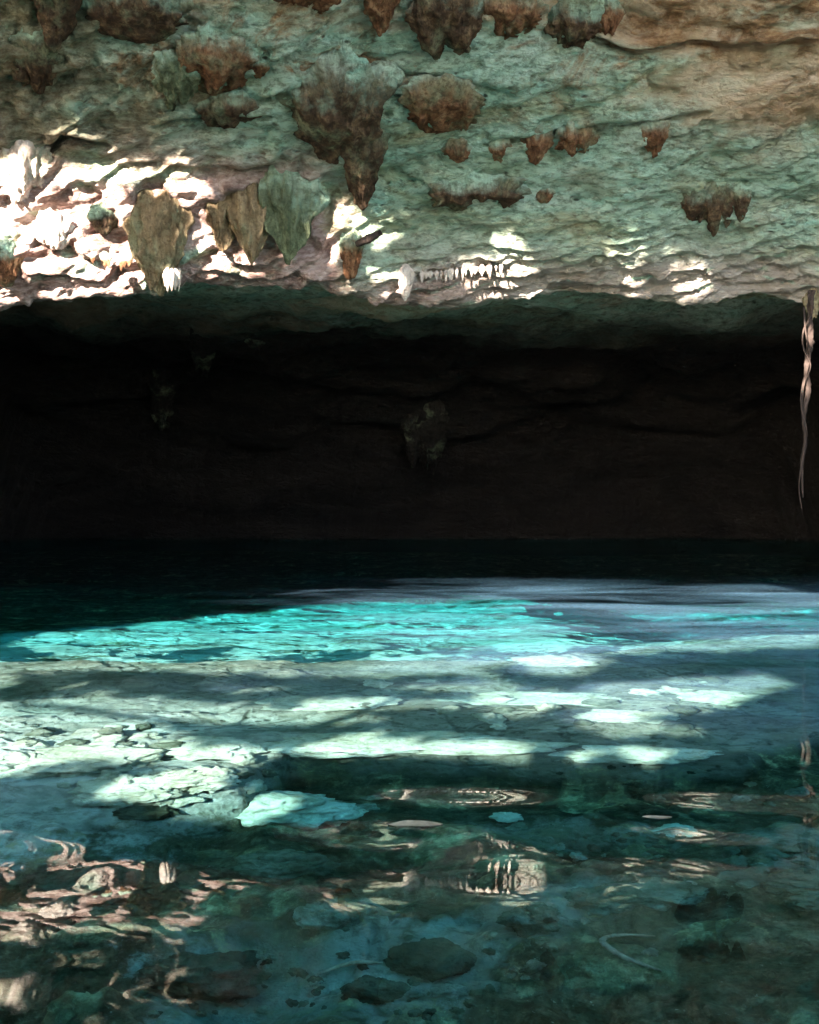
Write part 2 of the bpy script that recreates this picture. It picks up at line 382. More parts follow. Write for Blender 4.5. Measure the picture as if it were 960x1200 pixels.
# ------------------------------------------------------------------ formations hanging from the ceiling
HUNG = []
def hang(name, px, top, tip, w, mat, label, cat='stalactite', group=None, depth=.6, taper=.75, jag=.25, seed=0, lean=0., flute=.16, seg=80, rings=60, fwd=0., cling=.85, lit=False):
    """One stalactite or rock curtain: w is its width in photo pixels at the root, top/tip its rows."""
    a = hit(px, top)
    y = a[1] - fwd
    L = (tip - top) / F * y
    W = w / F * y * .5
    t = np.linspace(-.35, 1, rings)[:, None]; th = np.linspace(0, 2 * math.pi, seg, endpoint=False)[None]
    tt = np.clip(t, 0, 1)
    cx, sy = np.cos(th), np.sin(th)
    r = (1 - tt ** 1.25) ** taper * (1 + .25 * np.exp(-np.clip(t + .05, 0, 2) * 7)) * np.clip(1 + 1.5 * np.minimum(t - .08, 0), .3, 1)
    r = r * (1 + flute * fbm(cx * 2.2 + seed, sy * 2.2, t * .9 + seed * .37, 3))
    fl = np.abs(perlin(cx * 4.5 + seed * 1.7, sy * 4.5, t * .55 + seed))
    r = r * (1.06 - .30 * np.clip(.35 - fl, 0, 1) * smooth(-.1, .4, t))
    r = r * (1 + .20 * fbm(cx * 1.0 + seed * 2, sy * 1.0, t * 3.5 + seed, 3)) * (1 + .12 * ridged(cx * 2.4 + seed, sy * 2.4, t * 1.6, 3))
    x = W * r * cx; yy = W * depth * r * sy
    ln = 1 - jag * (.5 + .5 * np.clip(1.6 * (perlin(x / max(W, .02) * 2.1 + seed * 3.1, yy / max(W, .02) * 1.4, seed + .5) + .6 * perlin(x / max(W, .02) * 5.3 + seed, yy / max(W, .02) * 3, seed + 4.5)), -1, 1)) * tt
    z = -L * t * ln
    shy = 0.0
    if not fwd:
        b = hit(px, tip)
        shy = cling * np.clip(b[1] - y, -.5, 3.0)
        L = a[2] - (H + (HY - tip) / F * (y + shy))
        z = -L * t * ln
    z = z + smooth(.4, -.15, t) * 1.0 * np.maximum(-yy, 0)
    V = np.stack([x + lean * W * tt + shy * tt * (px - 480) / F + 0 * z, yy + shy * tt + 0 * z, z], -1)
    q = 1.0 / max(W, .05)
    nn = .13 * W * fbm(V[..., 0] * q * 1.9 + seed, V[..., 1] * q * 1.9, V[..., 2] * q * 1.2, 5)
    V[..., 0] += nn * cx; V[..., 1] += nn * sy; V[..., 2] += .04 * W * fbm(V[..., 0] * q * 3, V[..., 1] * q * 3, seed, 2)
    base = np.array([a[0] if not fwd else (px - 480) / F * y, y, a[2] if not fwd else H + (HY - top) / F * y])
    V = V.reshape(-1, 3)
    nv = len(V)
    V = np.vstack([V, V[-seg:].mean(0)])
    Q = gridq(rings, seg, True)
    last = np.arange(nv - seg, nv)
    T = np.stack([last, np.roll(last, -1), np.full(seg, nv), np.full(seg, nv)], -1)
    me_o = mesh_quadtri(name, V, Q, T[:, :3], mat)
    me_o.location = base
    at_ = me_o.data.attributes.new('drop', 'FLOAT', 'POINT'); at_.data.foreach_set('value', np.concatenate([np.repeat(tt[:, 0], seg), [1.0]]).astype(np.float32))
    HUNG.append(me_o); me_o['_lit'] = lit
    return tag(me_o, label, cat, group)

def mesh_quadtri(name, V, Q, T, mat):
    me = bpy.data.meshes.new(name)
    me.vertices.add(len(V)); me.vertices.foreach_set('co', np.ascontiguousarray(V, np.float32).ravel())
    me.loops.add(Q.size + T.size)
    me.loops.foreach_set('vertex_index', np.concatenate([Q.ravel(), T.ravel()]).astype(np.int32))
    me.polygons.add(len(Q) + len(T))
    me.polygons.foreach_set('loop_start', np.concatenate([np.arange(len(Q)) * 4, Q.size + np.arange(len(T)) * 3]).astype(np.int32))
    me.update(calc_edges=True)
    me.polygons.foreach_set('use_smooth', np.full(len(Q) + len(T), True))
    if mat: me.materials.append(mat)
    o = bpy.data.objects.new(name, me); col.objects.link(o)
    return o

SP = [  # name, px, top, tip, w, mat, label, extra
 ('stalactite', 66, -38, 66, 66, 'brown', 'thick dark brown stalactite with a tan right side, cut by the top edge', dict(taper=.8, jag=.1, flute=.25)),
 ('rock_lobe', 42, 58, 112, 52, 'brown', 'dark brown rock lobe just below the thick topmost stalactite', dict(jag=.35, taper=.4)),
 ('rock_lobe', 158, 10, 50, 96, 'brown', 'wide brown rock bulge with a hollow reddish middle near the top edge', dict(jag=.2, taper=.28, depth=.5)),
 ('rock_curtain', 250, 66, 114, 80, 'rust', 'fluted reddish brown rock curtain hanging from pale green ceiling', dict(jag=.55, taper=.22, depth=.5, flute=.3)),
 ('rock_curtain', 207, 82, 131, 44, 'green', 'olive brown rock curtain touching the fluted reddish one', dict(jag=.4, taper=.3)),
 ('rock_nodule', 303, 75, 94, 20, 'rust', 'tiny rust brown knob alone on pale green ceiling rock', dict(taper=.5)),
 ('rock_curtain', 272, 128, 152, 62, 'brown', 'low brown curtain under the fluted reddish one, above the sunlit ledge', dict(jag=.5, taper=.25, depth=.5)),
 ('rock_curtain', 362, -14, 14, 76, 'rust', 'rusty rock curtain cut by the top edge, first to the right of the brown bulge', dict(jag=.5, taper=.2, depth=.5)),
 ('stalactite', 447, -30, 46, 50, 'rust', 'red brown stalactite cut by the top edge with smooth sides', dict(jag=.15, taper=.7)),
 ('rock_curtain', 522, 2, 70, 84, 'brown', 'broad brown curtain with a dark olive bulge near the top edge', dict(jag=.35, taper=.3)),
 ('rock_curtain', 594, 10, 50, 66, 'rust', 'ragged orange brown curtain beside the broad brown one', dict(jag=.6, taper=.2, depth=.5)),
 ('stalactite', 392, 114, 196, 118, 'brown', 'largest brown stalactite mass with a hollow dark front in the middle of the ceiling', dict(jag=.22, taper=.62, depth=.6, flute=.3)),
 ('stalactite', 424, 158, 248, 46, 'brown', 'dark brown tapering stalactite hanging off the largest brown mass', dict(jag=.12, taper=.55)),
 ('rock_curtain', 518, 116, 160, 74, 'rust', 'reddish rock curtain with ragged lower edge right of the largest brown mass', dict(jag=.6, taper=.2, depth=.5)),
 ('rock_nodule', 537, 176, 192, 30, 'rust', 'small brown triangular knob at left end of a broken brown row', dict(taper=.6, jag=.2)),
 ('rock_nodule', 585, 172, 192, 22, 'rust', 'smallest brown knob in the broken row between two wider ones', dict(taper=.6)),
 ('stalactite', 628, 158, 197, 34, 'rust', 'short pointed reddish stalactite in the broken row on green ceiling', dict(taper=.8, jag=.1)),
 ('rock_curtain', 676, 160, 184, 40, 'rust', 'short reddish curtain right of the short pointed stalactite', dict(jag=.5, taper=.3)),
 ('stalactite', 766, 150, 190, 28, 'rust', 'narrow rust stained stalactite under the long slanting ceiling ridge', dict(taper=.7)),
 ('rock_nodule', 713, 8, 46, 34, 'rust', 'bright orange brown knob close to the top edge on the right half', dict(taper=.5, jag=.3)),
 ('rock_curtain', 672, 20, 60, 60, 'brown', 'dark brown curtain left of the bright orange knob', dict(jag=.5, taper=.3)),
 ('rock_curtain', 560, 226, 250, 96, 'brown', 'dark brown shallow ledge on smooth green ceiling above the bright streaks', dict(jag=.75, taper=.25, depth=.35)),
 ('rock_nodule', 637, 226, 240, 20, 'rust', 'little brown knob right of the dark shallow ledge', dict(taper=.5)),
 ('stalactite', 818, 232, 262, 34, 'brown', 'dark brown stub at left side of the clustered stalactites on the right', dict(taper=.4, jag=.3)),
 ('stalactite', 836, 226, 280, 24, 'brown', 'longest stalactite of the cluster on the right, dark brown', dict(taper=.7, jag=.1)),
 ('stalactite', 852, 224, 270, 20, 'brown', 'thin brown stalactite right of the longest one in the right cluster', dict(taper=.7, jag=.1)),
 ('stalactite', 868, 226, 262, 20, 'brown', 'short stub at right end of the right cluster', dict(taper=.6, jag=.1)),
 # on the sunlit lip
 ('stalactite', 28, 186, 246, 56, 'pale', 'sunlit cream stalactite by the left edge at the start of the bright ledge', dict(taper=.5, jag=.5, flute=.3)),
 ('rock_lobe', 8, 296, 338, 30, 'rust', 'rounded dark brown lobe at the left edge in front of bright rock', dict(taper=.4, jag=.05, cling=.35)),
 ('stalactite', 187, 262, 350, 56, 'tan', 'tan stalactite with a bright lower rim, lowest hanging on the lip', dict(taper=.75, jag=.15, flute=.4, cling=.05)),
 ('stalactite', 262, 244, 300, 34, 'tan', 'leftmost short tan stalactite of the tight group of three', dict(taper=.7, jag=.15, cling=.05)),
 ('stalactite', 296, 236, 313, 42, 'tan', 'middle tan stalactite of the tight group with vertical flutes', dict(taper=.6, jag=.2, flute=.4, cling=.05)),
 ('stalactite', 338, 222, 313, 62, 'green', 'broad mossy green stalactite tapering at right of the tan group', dict(taper=.85, jag=.12, flute=.35, cling=.05)),
 ('stalactite', 411, 286, 329, 24, 'rust', 'small blunt brown stalactite alone below the bright streaks', dict(taper=.35, jag=.1, cling=.35)),
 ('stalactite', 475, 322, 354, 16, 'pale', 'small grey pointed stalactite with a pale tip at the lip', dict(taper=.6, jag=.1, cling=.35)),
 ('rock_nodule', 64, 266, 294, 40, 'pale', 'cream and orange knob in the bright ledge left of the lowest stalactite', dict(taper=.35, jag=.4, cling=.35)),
 ('rock_nodule', 122, 252, 278, 30, 'brown', 'shaded brown knob between bright ledges left of the tan stalactite', dict(taper=.5, jag=.2, cling=.35)),
 # in the dark behind the lip
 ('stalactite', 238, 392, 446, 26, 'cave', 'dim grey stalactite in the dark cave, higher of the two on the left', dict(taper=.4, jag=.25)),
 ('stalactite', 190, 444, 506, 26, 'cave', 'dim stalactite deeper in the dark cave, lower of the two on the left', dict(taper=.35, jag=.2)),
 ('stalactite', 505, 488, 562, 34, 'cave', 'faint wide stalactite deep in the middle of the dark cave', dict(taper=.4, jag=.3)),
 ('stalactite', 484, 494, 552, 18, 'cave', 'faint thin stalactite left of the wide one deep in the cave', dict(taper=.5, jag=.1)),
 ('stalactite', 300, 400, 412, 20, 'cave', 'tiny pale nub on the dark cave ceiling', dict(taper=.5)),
]
GRP = {'stalactite': 'stalactites under the cave ceiling', 'rock_curtain': 'rock curtains on the cave ceiling', 'rock_nodule': 'rock knobs on the cave ceiling', 'rock_lobe': 'rock lobes on the cave ceiling'}
for i, (n, px, top, tip, w, m, lab, kw) in enumerate(SP):
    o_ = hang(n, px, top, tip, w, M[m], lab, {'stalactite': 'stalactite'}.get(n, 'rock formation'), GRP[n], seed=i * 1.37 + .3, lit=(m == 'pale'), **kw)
def teeth(x0, x1, y0, y1, n, l0, l1, w, m, lab, grp, fwd=.12):
    for k in range(n):
        t = (k + .5) / n
        px = x0 + (x1 - x0) * t + rng.uniform(-.48, .48) * (x1 - x0) / n
        top = y0 + (y1 - y0) * t
        hang('small_stalactite', px, top, top + rng.uniform(l0, l1), w * rng.uniform(.55, 1.7), M[m], lab, 'stalactite', grp, seed=k * 2.1 + x0, seg=16, rings=14, taper=.8, jag=0, fwd=fwd, lit=True)
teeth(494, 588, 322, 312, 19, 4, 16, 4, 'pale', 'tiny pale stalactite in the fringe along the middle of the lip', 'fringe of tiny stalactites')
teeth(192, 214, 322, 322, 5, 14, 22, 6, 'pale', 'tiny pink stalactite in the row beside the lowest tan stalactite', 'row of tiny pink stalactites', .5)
teeth(108, 160, 300, 304, 6, 9, 17, 7, 'rust', 'tiny brown stalactite under the bright ledge on the left', 'tiny brown stalactites', .4)

# ------------------------------------------------------------------ tubes (roots, twigs, limbs)
def tube(name, pts, radii, mat, parent=None, seg=10, sub=6, wob=0., seed=0):
    pts = np.array(pts, float); radii = np.array(radii, float)
    c = np.vstack([2 * pts[0] - pts[1], pts, 2 * pts[-1] - pts[-2]])
    out, rr = [], []
    for i in range(len(pts) - 1):
        p0, p1, p2, p3 = c[i:i + 4]
        for t in np.linspace(0, 1, sub, endpoint=False):
            out.append(.5 * (2 * p1 + (p2 - p0) * t + (2 * p0 - 5 * p1 + 4 * p2 - p3) * t ** 2 + (3 * p1 - p0 - 3 * p2 + p3) * t ** 3))
            rr.append(radii[i] * (1 - t) + radii[i + 1] * t)
    out.append(pts[-1]); rr.append(radii[-1])
    C = np.array(out); rr = np.array(rr)
    T = np.gradient(C, axis=0); T /= np.linalg.norm(T, axis=1)[:, None]
    ref = np.array([.13, .95, .28]) if abs(T[:, 1]).max() < .8 else np.array([.9, .1, .42])
    A = np.cross(T, ref); A /= np.linalg.norm(A, axis=1)[:, None]; B = np.cross(T, A)
    th = np.linspace(0, 2 * math.pi, seg, endpoint=False)
    k = np.arange(len(C))[:, None]
    r = rr[:, None] * (1 + .22 * perlin(np.cos(th)[None] * 1.2 + seed, np.sin(th)[None] * 1.2, k * .45 + seed))
    if wob: r = r * (1 + wob * .5 * fbm(np.cos(th)[None] * 1.5, np.sin(th)[None] * 1.5, k * .31, 4))
    V = C[:, None] + r[..., None] * (np.cos(th)[None, :, None] * A[:, None] + np.sin(th)[None, :, None] * B[:, None])
    n = len(C)
    V = np.vstack([V.reshape(-1, 3), C[:1], C[-1:]])
    a = np.arange(seg); b = np.roll(a, -1); e = (n - 1) * seg
    T3 = np.vstack([np.stack([b, a, np.full(seg, n * seg)], -1), np.stack([e + a, e + b, np.full(seg, n * seg + 1)], -1)])
    o = mesh_quadtri(name, V, gridq(n, seg, True), T3, mat)
    if parent: o.parent = parent
    return o

# hanging root and the rock knuckle it grows out of
DR = 16.9
def at(px, py, dd): return ray(px, py) * dd + np.array([0, 0, H])
_rt = [(951, 340), (949, 372), (950, 400), (945, 432), (947, 458), (942, 488), (944, 515), (940, 545), (941, 583)]
hr = tag(tube('hanging_root', [at(x, y, DR + .03 * (i % 3)) for i, (x, y) in enumerate(_rt)], [.05, .04, .046, .036, .04, .03, .028, .022, .010], M['root'], seg=18, sub=16, seed=3, wob=.7),
    'thin pale root hanging straight down in front of the dark cave at the right', 'root')
for k_, (dx_, y0_, y1_) in enumerate(((6, 345, 470), (-5, 360, 535), (3, 430, 600))):
    tube('rootlet', [at(947 - (y_ - 345) * .035 + dx_ * math.sin(q_ * 1.9 + k_), y_, DR - .05 + .04 * math.cos(q_ * 2.1 + k_)) for q_, y_ in enumerate(np.linspace(y0_, y1_, 7))], [.016, .014, .013, .012, .010, .008, .004], M['root'], hr, seg=8, sub=6, seed=k_ + 20)
hang('rock_nodule', 952, 350, 378, 16, M['tan'], 'small tan pitted rock knob above the hanging root at the right edge', 'rock formation', GRP['rock_nodule'], seed=77.7, taper=.45, jag=.2, fwd=.6)
tag(tube('ceiling_rootlet', [at(418, 286, 17.6), at(432, 280, 17.5), at(447, 272, 17.5)], [.05, .07, .05], M['root'], seg=12, sub=8, seed=8), 'short knotted orange rootlet beside the small blunt brown stalactite', 'root')

# ------------------------------------------------------------------ pool floor
gy = np.concatenate([np.linspace(-1.5, 2.6, 20, endpoint=False), np.geomspace(2.6, 13, 430, endpoint=False), np.linspace(13, 33, 90)])
gu = np.concatenate([np.linspace(-1, -.43, 60, endpoint=False), np.linspace(-.43, .43, 420), np.linspace(.43, 1, 60)[1:]])
def fan(y): return np.where(y < 6, 6 + 0 * y, y) if np.ndim(y) else max(6, y)
GX = gu[None] * (np.maximum(gy, 3.0)[:, None] * 1.0 + 4.0 * np.abs(gu[None]) ** 3)
GX = np.where(np.abs(gu[None]) > .43, np.sign(gu[None]) * (np.abs(GX) + (np.abs(gu[None]) - .43) * 14), GX)
GY = np.repeat(gy[:, None], len(gu), 1)
PX = 480 + GX / np.maximum(GY, .5) * F                     # where along the view each column lies
def poly_u(pts, D):
    return [tuple(under(px, py, D)[:2]) for px, py in pts]
def worley(x, y, seed):
    xi, yi = np.floor(x).astype(int), np.floor(y).astype(int)
    best = np.full(x.shape, 9.0); idv = np.zeros(x.shape)
    for a in (-1, 0, 1):
        for b in (-1, 0, 1):
            h = _P[(_P[(xi + a + seed) & 255] + yi + b) & 255]
            fx, fy = (h % 16) / 16.0, ((h * 7) % 29) / 29.0
            dd = np.hypot(xi + a + fx - x, yi + b + fy - y)
            m_ = dd < best
            best = np.where(m_, dd, best); idv = np.where(m_, h / 255.0, idv)
    return best, idv
wxx, wyy = GX + .05 * fbm(GX / .2, GY / .2, 3, 3), GY + .05 * fbm(GX / .2, GY / .2, 13, 3)
c1, i1 = worley(wxx / .30, wyy / .24, 1)
c2, i2 = worley(wxx / .12, wyy / .10, 9)
cob = .11 * np.clip(1 - (c1 / .62) ** 2, 0, 1) ** .6 * i1 + .05 * np.clip(1 - (c2 / .6) ** 2, 0, 1) ** .6 * i2
cobm = smooth(-.25, .35, fbm(GX / .9, GY / .9, 27.7, 3))
w1 = .35 * fbm(GX / 1.6, GY / 1.6, 2.2, 3)
# ledge front edge and back edge as functions of x
fx_ = np.array([(-6, 4.6), (-2.6, 4.5), (-1.4, 4.75), (-.75, 5.1), (-.6, 5.55), (0., 5.5), (.75, 5.35), (1.6, 5.45), (2.6, 6.2), (6, 7.0)])
bx_ = np.array([(-6, 8.3), (-1, 8.35), (.8, 8.4), (1.6, 8.9), (2.6, 9.6), (4, 10.2), (8, 11)])
fe = np.interp(GX, fx_[:, 0], fx_[:, 1]) + .12 * fbm(GX / .5, GY / .5, 4, 3)
be = np.interp(GX, bx_[:, 0], bx_[:, 1]) + .10 * fbm(GX / .6, 3.1, 4, 3)
slope_l = smooth(-.4, -1.2, GX)
front = smooth(fe - .12 - .9 * slope_l, fe + .06 + .1 * slope_l, GY)
back = smooth(be - .02, be + .10, GY)
rightness = smooth(1.2, 3.4, GX)
low = -.84 - .10 * fbm(GX / .9, GY / .9, 6, 4) + .16 * ridged(GX / .7, GY / .6, 1.1, 4) * .5
low -= .10 * smooth(3.6, 4.8, GY)
low += cob * (.35 + .65 * cobm)
top = -.42 + .10 * fbm(GX / 1.1, GY / .8, 3.6, 4) + .04 * ridged(GX / .55, GY / .40, 8.1, 3) * (0.3 + .7 * slope_l) - .28 * rightness * smooth(5.6, 7.5, GY)
topx = .07 * np.sign(perlin(GX / .9, GY / .5, 5.4)) * smooth(.05, .18, np.abs(perlin(GX / .9, GY / .5, 5.4)))
top = top + topx * .35 + cob * (.25 + .9 * slope_l) * cobm
slope_ = np.maximum(-.70 - .31 * (GY - be), -3.4) - 1.6 * rightness * smooth(0, 2.5, GY - be)
far = slope_ + .10 * fbm(GX / 1.1, GY / 1.1, 7, 4) - 3.5 * smooth(16, 24, GY)
Z = low * (1 - front) + top * front
Z = Z * (1 - back) + far * back
Z += .02 * fbm(GX / .16, GY / .16, 1, 3)
Z += smooth(1.2, -1.0, GY) * 1.2                               # shore rises behind the viewer
Z += smooth(4.2, 6.2, -GX - .12 * GY) * smooth(10, 6, GY) * 2.2
# algae: dark weed except on sand and bare ledge, plus painted shade farther out
sandp = [poly_u([(360, 1200), (380, 1130), (470, 1098), (560, 1110), (640, 1075), (690, 1060), (730, 1080), (640, 1140), (560, 1200), (420, 1240)], .95),
         poly_u([(700, 1085), (790, 1040), (820, 1035), (780, 1062), (720, 1098)], .95),
         poly_u([(840, 1000), (900, 985), (1000, 980), (1000, 1060), (930, 1050), (860, 1025)], .95),
         poly_u([(180, 1160), (320, 1110), (400, 1120), (360, 1230), (150, 1240)], .95),
         poly_u([(540, 965), (640, 985), (820, 985), (800, 1010), (640, 1015), (540, 1000)], 1.0)]
alg_shade = np.clip(1 - front * 1.1 + .25 * fbm(GX / .8, GY / .8, 9.2, 3), 0, 1)
sandw = np.zeros_like(GX)
for sp_, k in zip(sandp, (.85, .8, .6, .55, .45)):
    jx = GX + .14 * fbm(GX / .25, GY / .25, 5, 4); jy = GY + .14 * fbm(GX / .25, GY / .25, 15, 4)
    acc = sum(inpoly(jx + rr_ * math.cos(a_), jy + rr_ * math.sin(a_), sp_).astype(float) for rr_ in (.04, .11, .18) for a_ in np.linspace(0, 6.28, 7)[:-1]) / 18
    alg_shade = alg_shade * (1 - min(1.0, k * 1.2) * acc); sandw = np.maximum(sandw, k * acc)
alg_shade = np.clip(alg_shade + .35 * front * (1 - back) * smooth(.0, .6, fbm(GX / .7, GY / .35, 19.2, 4)), 0, 1)
alg_shade = np.maximum(alg_shade, .75 * (1 - smooth(.45, .6, Z + 1.3)) * (1 - back) * (1 - front) * 0)
alg_shade = np.where(back > .5, np.clip(.6 * smooth(.15, .45, fbm(GX / .8, GY / .5, 2.2, 4)) + smooth(14.5, 17, GY), 0, 1), alg_shade)  # cave shade painted as a darker bed towards the back
white = np.clip(np.maximum(.12 * sandw, np.maximum(back * smooth(16.5, 14.5, GY), slope_l * smooth(7.2, 5.6, GY) * (.5 + .5 * smooth(-.3, .3, fbm(GX / .8, GY / .5, 33, 3))))), 0, 1)  # far sand and left rubble whitened for the sun on them
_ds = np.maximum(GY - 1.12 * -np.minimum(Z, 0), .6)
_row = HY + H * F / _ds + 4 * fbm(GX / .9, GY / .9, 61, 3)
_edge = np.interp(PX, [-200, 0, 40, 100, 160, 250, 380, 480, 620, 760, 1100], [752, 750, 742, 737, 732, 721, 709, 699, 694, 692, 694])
far_shade = smooth(3.5, -3.5, _row - _edge) * back  # shade beyond the sunlit patch, painted as dark bed colour
alg_shade = np.maximum(alg_shade, far_shade); white = white * (1 - far_shade)
pf = wet(tag(mesh_np('pool_floor', np.stack([GX, GY, Z], -1).reshape(-1, 3), gridq(*GX.shape), M['floor'], attrs=dict(algae_shade=alg_shade, white=white, cell=(.6 * i1 + .4 * i2))), kind='structure'))
fbv = BVHTree.FromPolygons([tuple(v) for v in np.stack([GX, GY, Z], -1).reshape(-1, 3)], [tuple(q) for q in gridq(*GX.shape)])
def floor_z(x, y):
    h = fbv.ray_cast(Vector((x, y, 1)), Vector((0, 0, -1)))
    return h[0].z if h[0] else -1.

def under_floor(px, py):
    """Where the refracted sight line of a pixel meets the pool floor."""
    lo = under(px, py, .02)
    prev = .05
    for D in np.concatenate([np.arange(.1, 1.4, .1), np.arange(1.5, 7, .35)]):
        p = under(px, py, D)
        if floor_z(p[0], p[1]) >= -D:
            for D2 in np.linspace(prev, D, 7)[1:]:
                p = under(px, py, D2)
                if floor_z(p[0], p[1]) >= -D2: return p
        prev = D
    return p

# ------------------------------------------------------------------ rocks in the water
_bm = bmesh.new(); bmesh.ops.create_icosphere(_bm, subdivisions=5, radius=1.0)
ICO = np.array([v.co[:] for v in _bm.verts]); ICF = np.array([[v.index for v in f.verts] for f in _bm.faces]); _bm.free()
_bm = bmesh.new(); bmesh.ops.create_icosphere(_bm, subdivisions=3, radius=1.0)
ICO3 = np.array([v.co[:] for v in _bm.verts]); ICF3 = np.array([[v.index for v in f.verts] for f in _bm.faces]); _bm.free()
def rock(name, px, py, w, hgt, mat, label, cat='rock', group=None, seed=0., dy=.7, small=False, rot=0., sink=.35, rough=.3, flat=0.):
    p = under_floor(px, py)
    d = p[1]
    W = w / F * d * .5; Hh = hgt / F * d * .5 * 1.25
    I, Fc = (ICO3, ICF3) if small else (ICO, ICF)
    V = I.copy()
    k = 1 + rough * 1.5 * fbm(V[:, 0] * 1.2 + seed, V[:, 1] * 1.2, V[:, 2] * 1.2 + seed, 5) + .16 * ridged(V[:, 0] * 2 + seed, V[:, 1] * 2, V[:, 2] * 3, 4) - .12 * np.abs(perlin(V[:, 0] * 2.2 - seed, V[:, 1] * 2.2, V[:, 2] * 2.2))
    V = V * k[:, None]
    if small: V = V * (1 + .35 * perlin(V[:, 0] * 1.7 + seed * 2, V[:, 1] * 1.7, V[:, 2] * 1.7 + seed))[:, None]
    if flat: V[:, 2] = np.minimum(V[:, 2], flat + .06 * fbm(V[:, 0] * 3, V[:, 1] * 3, seed, 3))
    V *= np.array([W, W * dy, Hh])
    c, s_ = math.cos(rot), math.sin(rot)
    V = V @ np.array([[c, s_, 0], [-s_, c, 0], [0, 0, 1]])
    o = mesh_np(name, V, Fc, mat)
    o.location = (p[0], p[1], floor_z(p[0], p[1]) + Hh * (1 - 2 * sink) * .6)
    return wet(tag(o, label, cat, group))

RK = [
 (310, 948, 150, 56, 'rockpale', 'large smooth sunlit rock at the front end of the bright underwater rubble', dict(sink=.4, rough=.2)),
 (385, 955, 80, 40, 'rockpale', 'rock half in shade directly right of the large smooth sunlit rock', dict()),
 (225, 915, 90, 36, 'rockpale', 'sunlit rock behind the large smooth one in the bright rubble', dict()),
 (150, 930, 110, 34, 'rockpale', 'flat greenish rock at the shaded front edge of the bright rubble', dict(flat=.7)),
 (90, 893, 150, 40, 'rockpale', 'long olive rock in the middle of the bright rubble, near the left edge', dict(flat=.75)),
 (30, 910, 70, 26, 'rockpale', 'sunlit stone at the left edge, in front of the long olive rock', dict()),
 (240, 880, 110, 26, 'rockpale', 'flat whitish slab at the back of the bright rubble', dict(flat=.7)),
 (170, 955, 60, 20, 'rockdark', 'dark stone in shade in front of the flat greenish rock', dict()),
 (385, 826, 120, 26, 'rockpale', 'flat pale rock with a dark shadow under it, behind the forked shadow', dict(flat=.35, sink=.3)),
 (460, 874, 290, 26, 'rockpale', 'long pale slab with ragged front edge above the dark drop', dict(flat=.3, dy=.34, sink=.3)),
 (738, 886, 170, 24, 'rockpale', 'right one of the two long pale slabs, narrower and alone near the dark side', dict(flat=.3, dy=.4, sink=.3)),
 (650, 776, 80, 26, 'rockpale', 'rounded pale green rock where the turquoise water ends', dict()),
 (610, 820, 190, 22, 'rockpale', 'long low arched rock in the blue water, left of the bright white rock', dict(flat=.5, dy=.4)),
 (700, 822, 70, 20, 'rockpale', 'oval pale rock right of the long arched rock', dict()),
 (735, 842, 100, 22, 'rockpale', 'bright white rock in the blue water behind the narrower slab', dict()),
 (840, 820, 90, 34, 'rockpale', 'pale sloping rock farthest right in the blue water', dict()),
 (505, 1128, 84, 46, 'rockdark', 'round dark weedy boulder on the green sand near the bottom', dict(sink=.25, rough=.15)),
 (440, 1165, 60, 30, 'rockdark', 'smaller dark boulder in front of the round weedy one', dict()),
 (240, 1150, 120, 50, 'rockdark', 'wide dark boulder under the pink reflection, bottom left', dict(sink=.3)),
 (330, 1020, 90, 50, 'rockmid', 'grey green rock just behind the pink reflection', dict()),
 (120, 1050, 140, 60, 'rockdark', 'dark rock hidden under the brightest pink reflection', dict()),
 (380, 1080, 70, 40, 'rockmid', 'greyish rock at right end of the pink reflection', dict()),
 (625, 1080, 60, 44, 'rockmid', 'grey rock standing at the back of the green sand', dict()),
 (700, 1065, 70, 34, 'rockmid', 'greenish rock to the left of the long dim flat rock', dict()),
 (770, 1050, 90, 26, 'rockmid', 'long dim flat rock leading to the right, in the dark foreground', dict(flat=.75)),
 (885, 1037, 60, 16, 'rockmid', 'pale flat stone at left end of the stones near the right edge', dict(flat=.7)),
 (940, 1040, 70, 18, 'rockmid', 'biggest pale stone near the right edge in the foreground', dict(flat=.7)),
 (945, 1065, 40, 22, 'rockmid', 'dim stone below the biggest pale stone at the right edge', dict()),
 (595, 960, 34, 14, 'rockpale', 'single light stone at left end of the brown pebble streak', dict()),
 (785, 978, 50, 14, 'rockpale', 'light broken stone at right end of the brown pebble streak', dict()),
]
for i, (px, py, w, hg, m, lab, kw) in enumerate(RK):
    rock('submerged_rock', px, py, w, hg, M[m], lab, 'rock', 'rocks on the pool floor', seed=i * 3.7 + 1, **kw)
ST = [(870, 940, 18, 7, 'white oval stone alone in the dark water on the right'), (938, 934, 22, 9, 'white stone closest to the right edge beside the root reflection'),
      (695, 862, 18, 4, 'thin white stone in the dark behind the right slab'), (893, 1024, 18, 8, 'small bright stone on top of the pale flat stone'),
      (925, 852, 20, 5, 'thin white stone behind the root reflection at the right'), (440, 935, 24, 7, 'small pale stone in the shaded dip beside the half shaded rock'),
      (430, 948, 34, 8, 'low pale stone in front of the small one in the shaded dip'), (762, 1122, 16, 7, 'tiny pale stone behind the curved twig'),
      (810, 1042, 12, 6, 'tiny bright stone right of the greenish rock'), (630, 1137, 20, 12, 'rounded light stone at the right rim of the green sand'),
      (530, 1165, 30, 14, 'flat yellow green stone at the bottom of the green sand')]
for i, (px, py, w, hg, lab) in enumerate(ST):
    rock('pale_stone', px, py, w, hg * 1.5, M['rocksoft'], lab, 'stone', 'small pale stones under water', seed=i * 5.1 + 2, small=True, sink=.2)
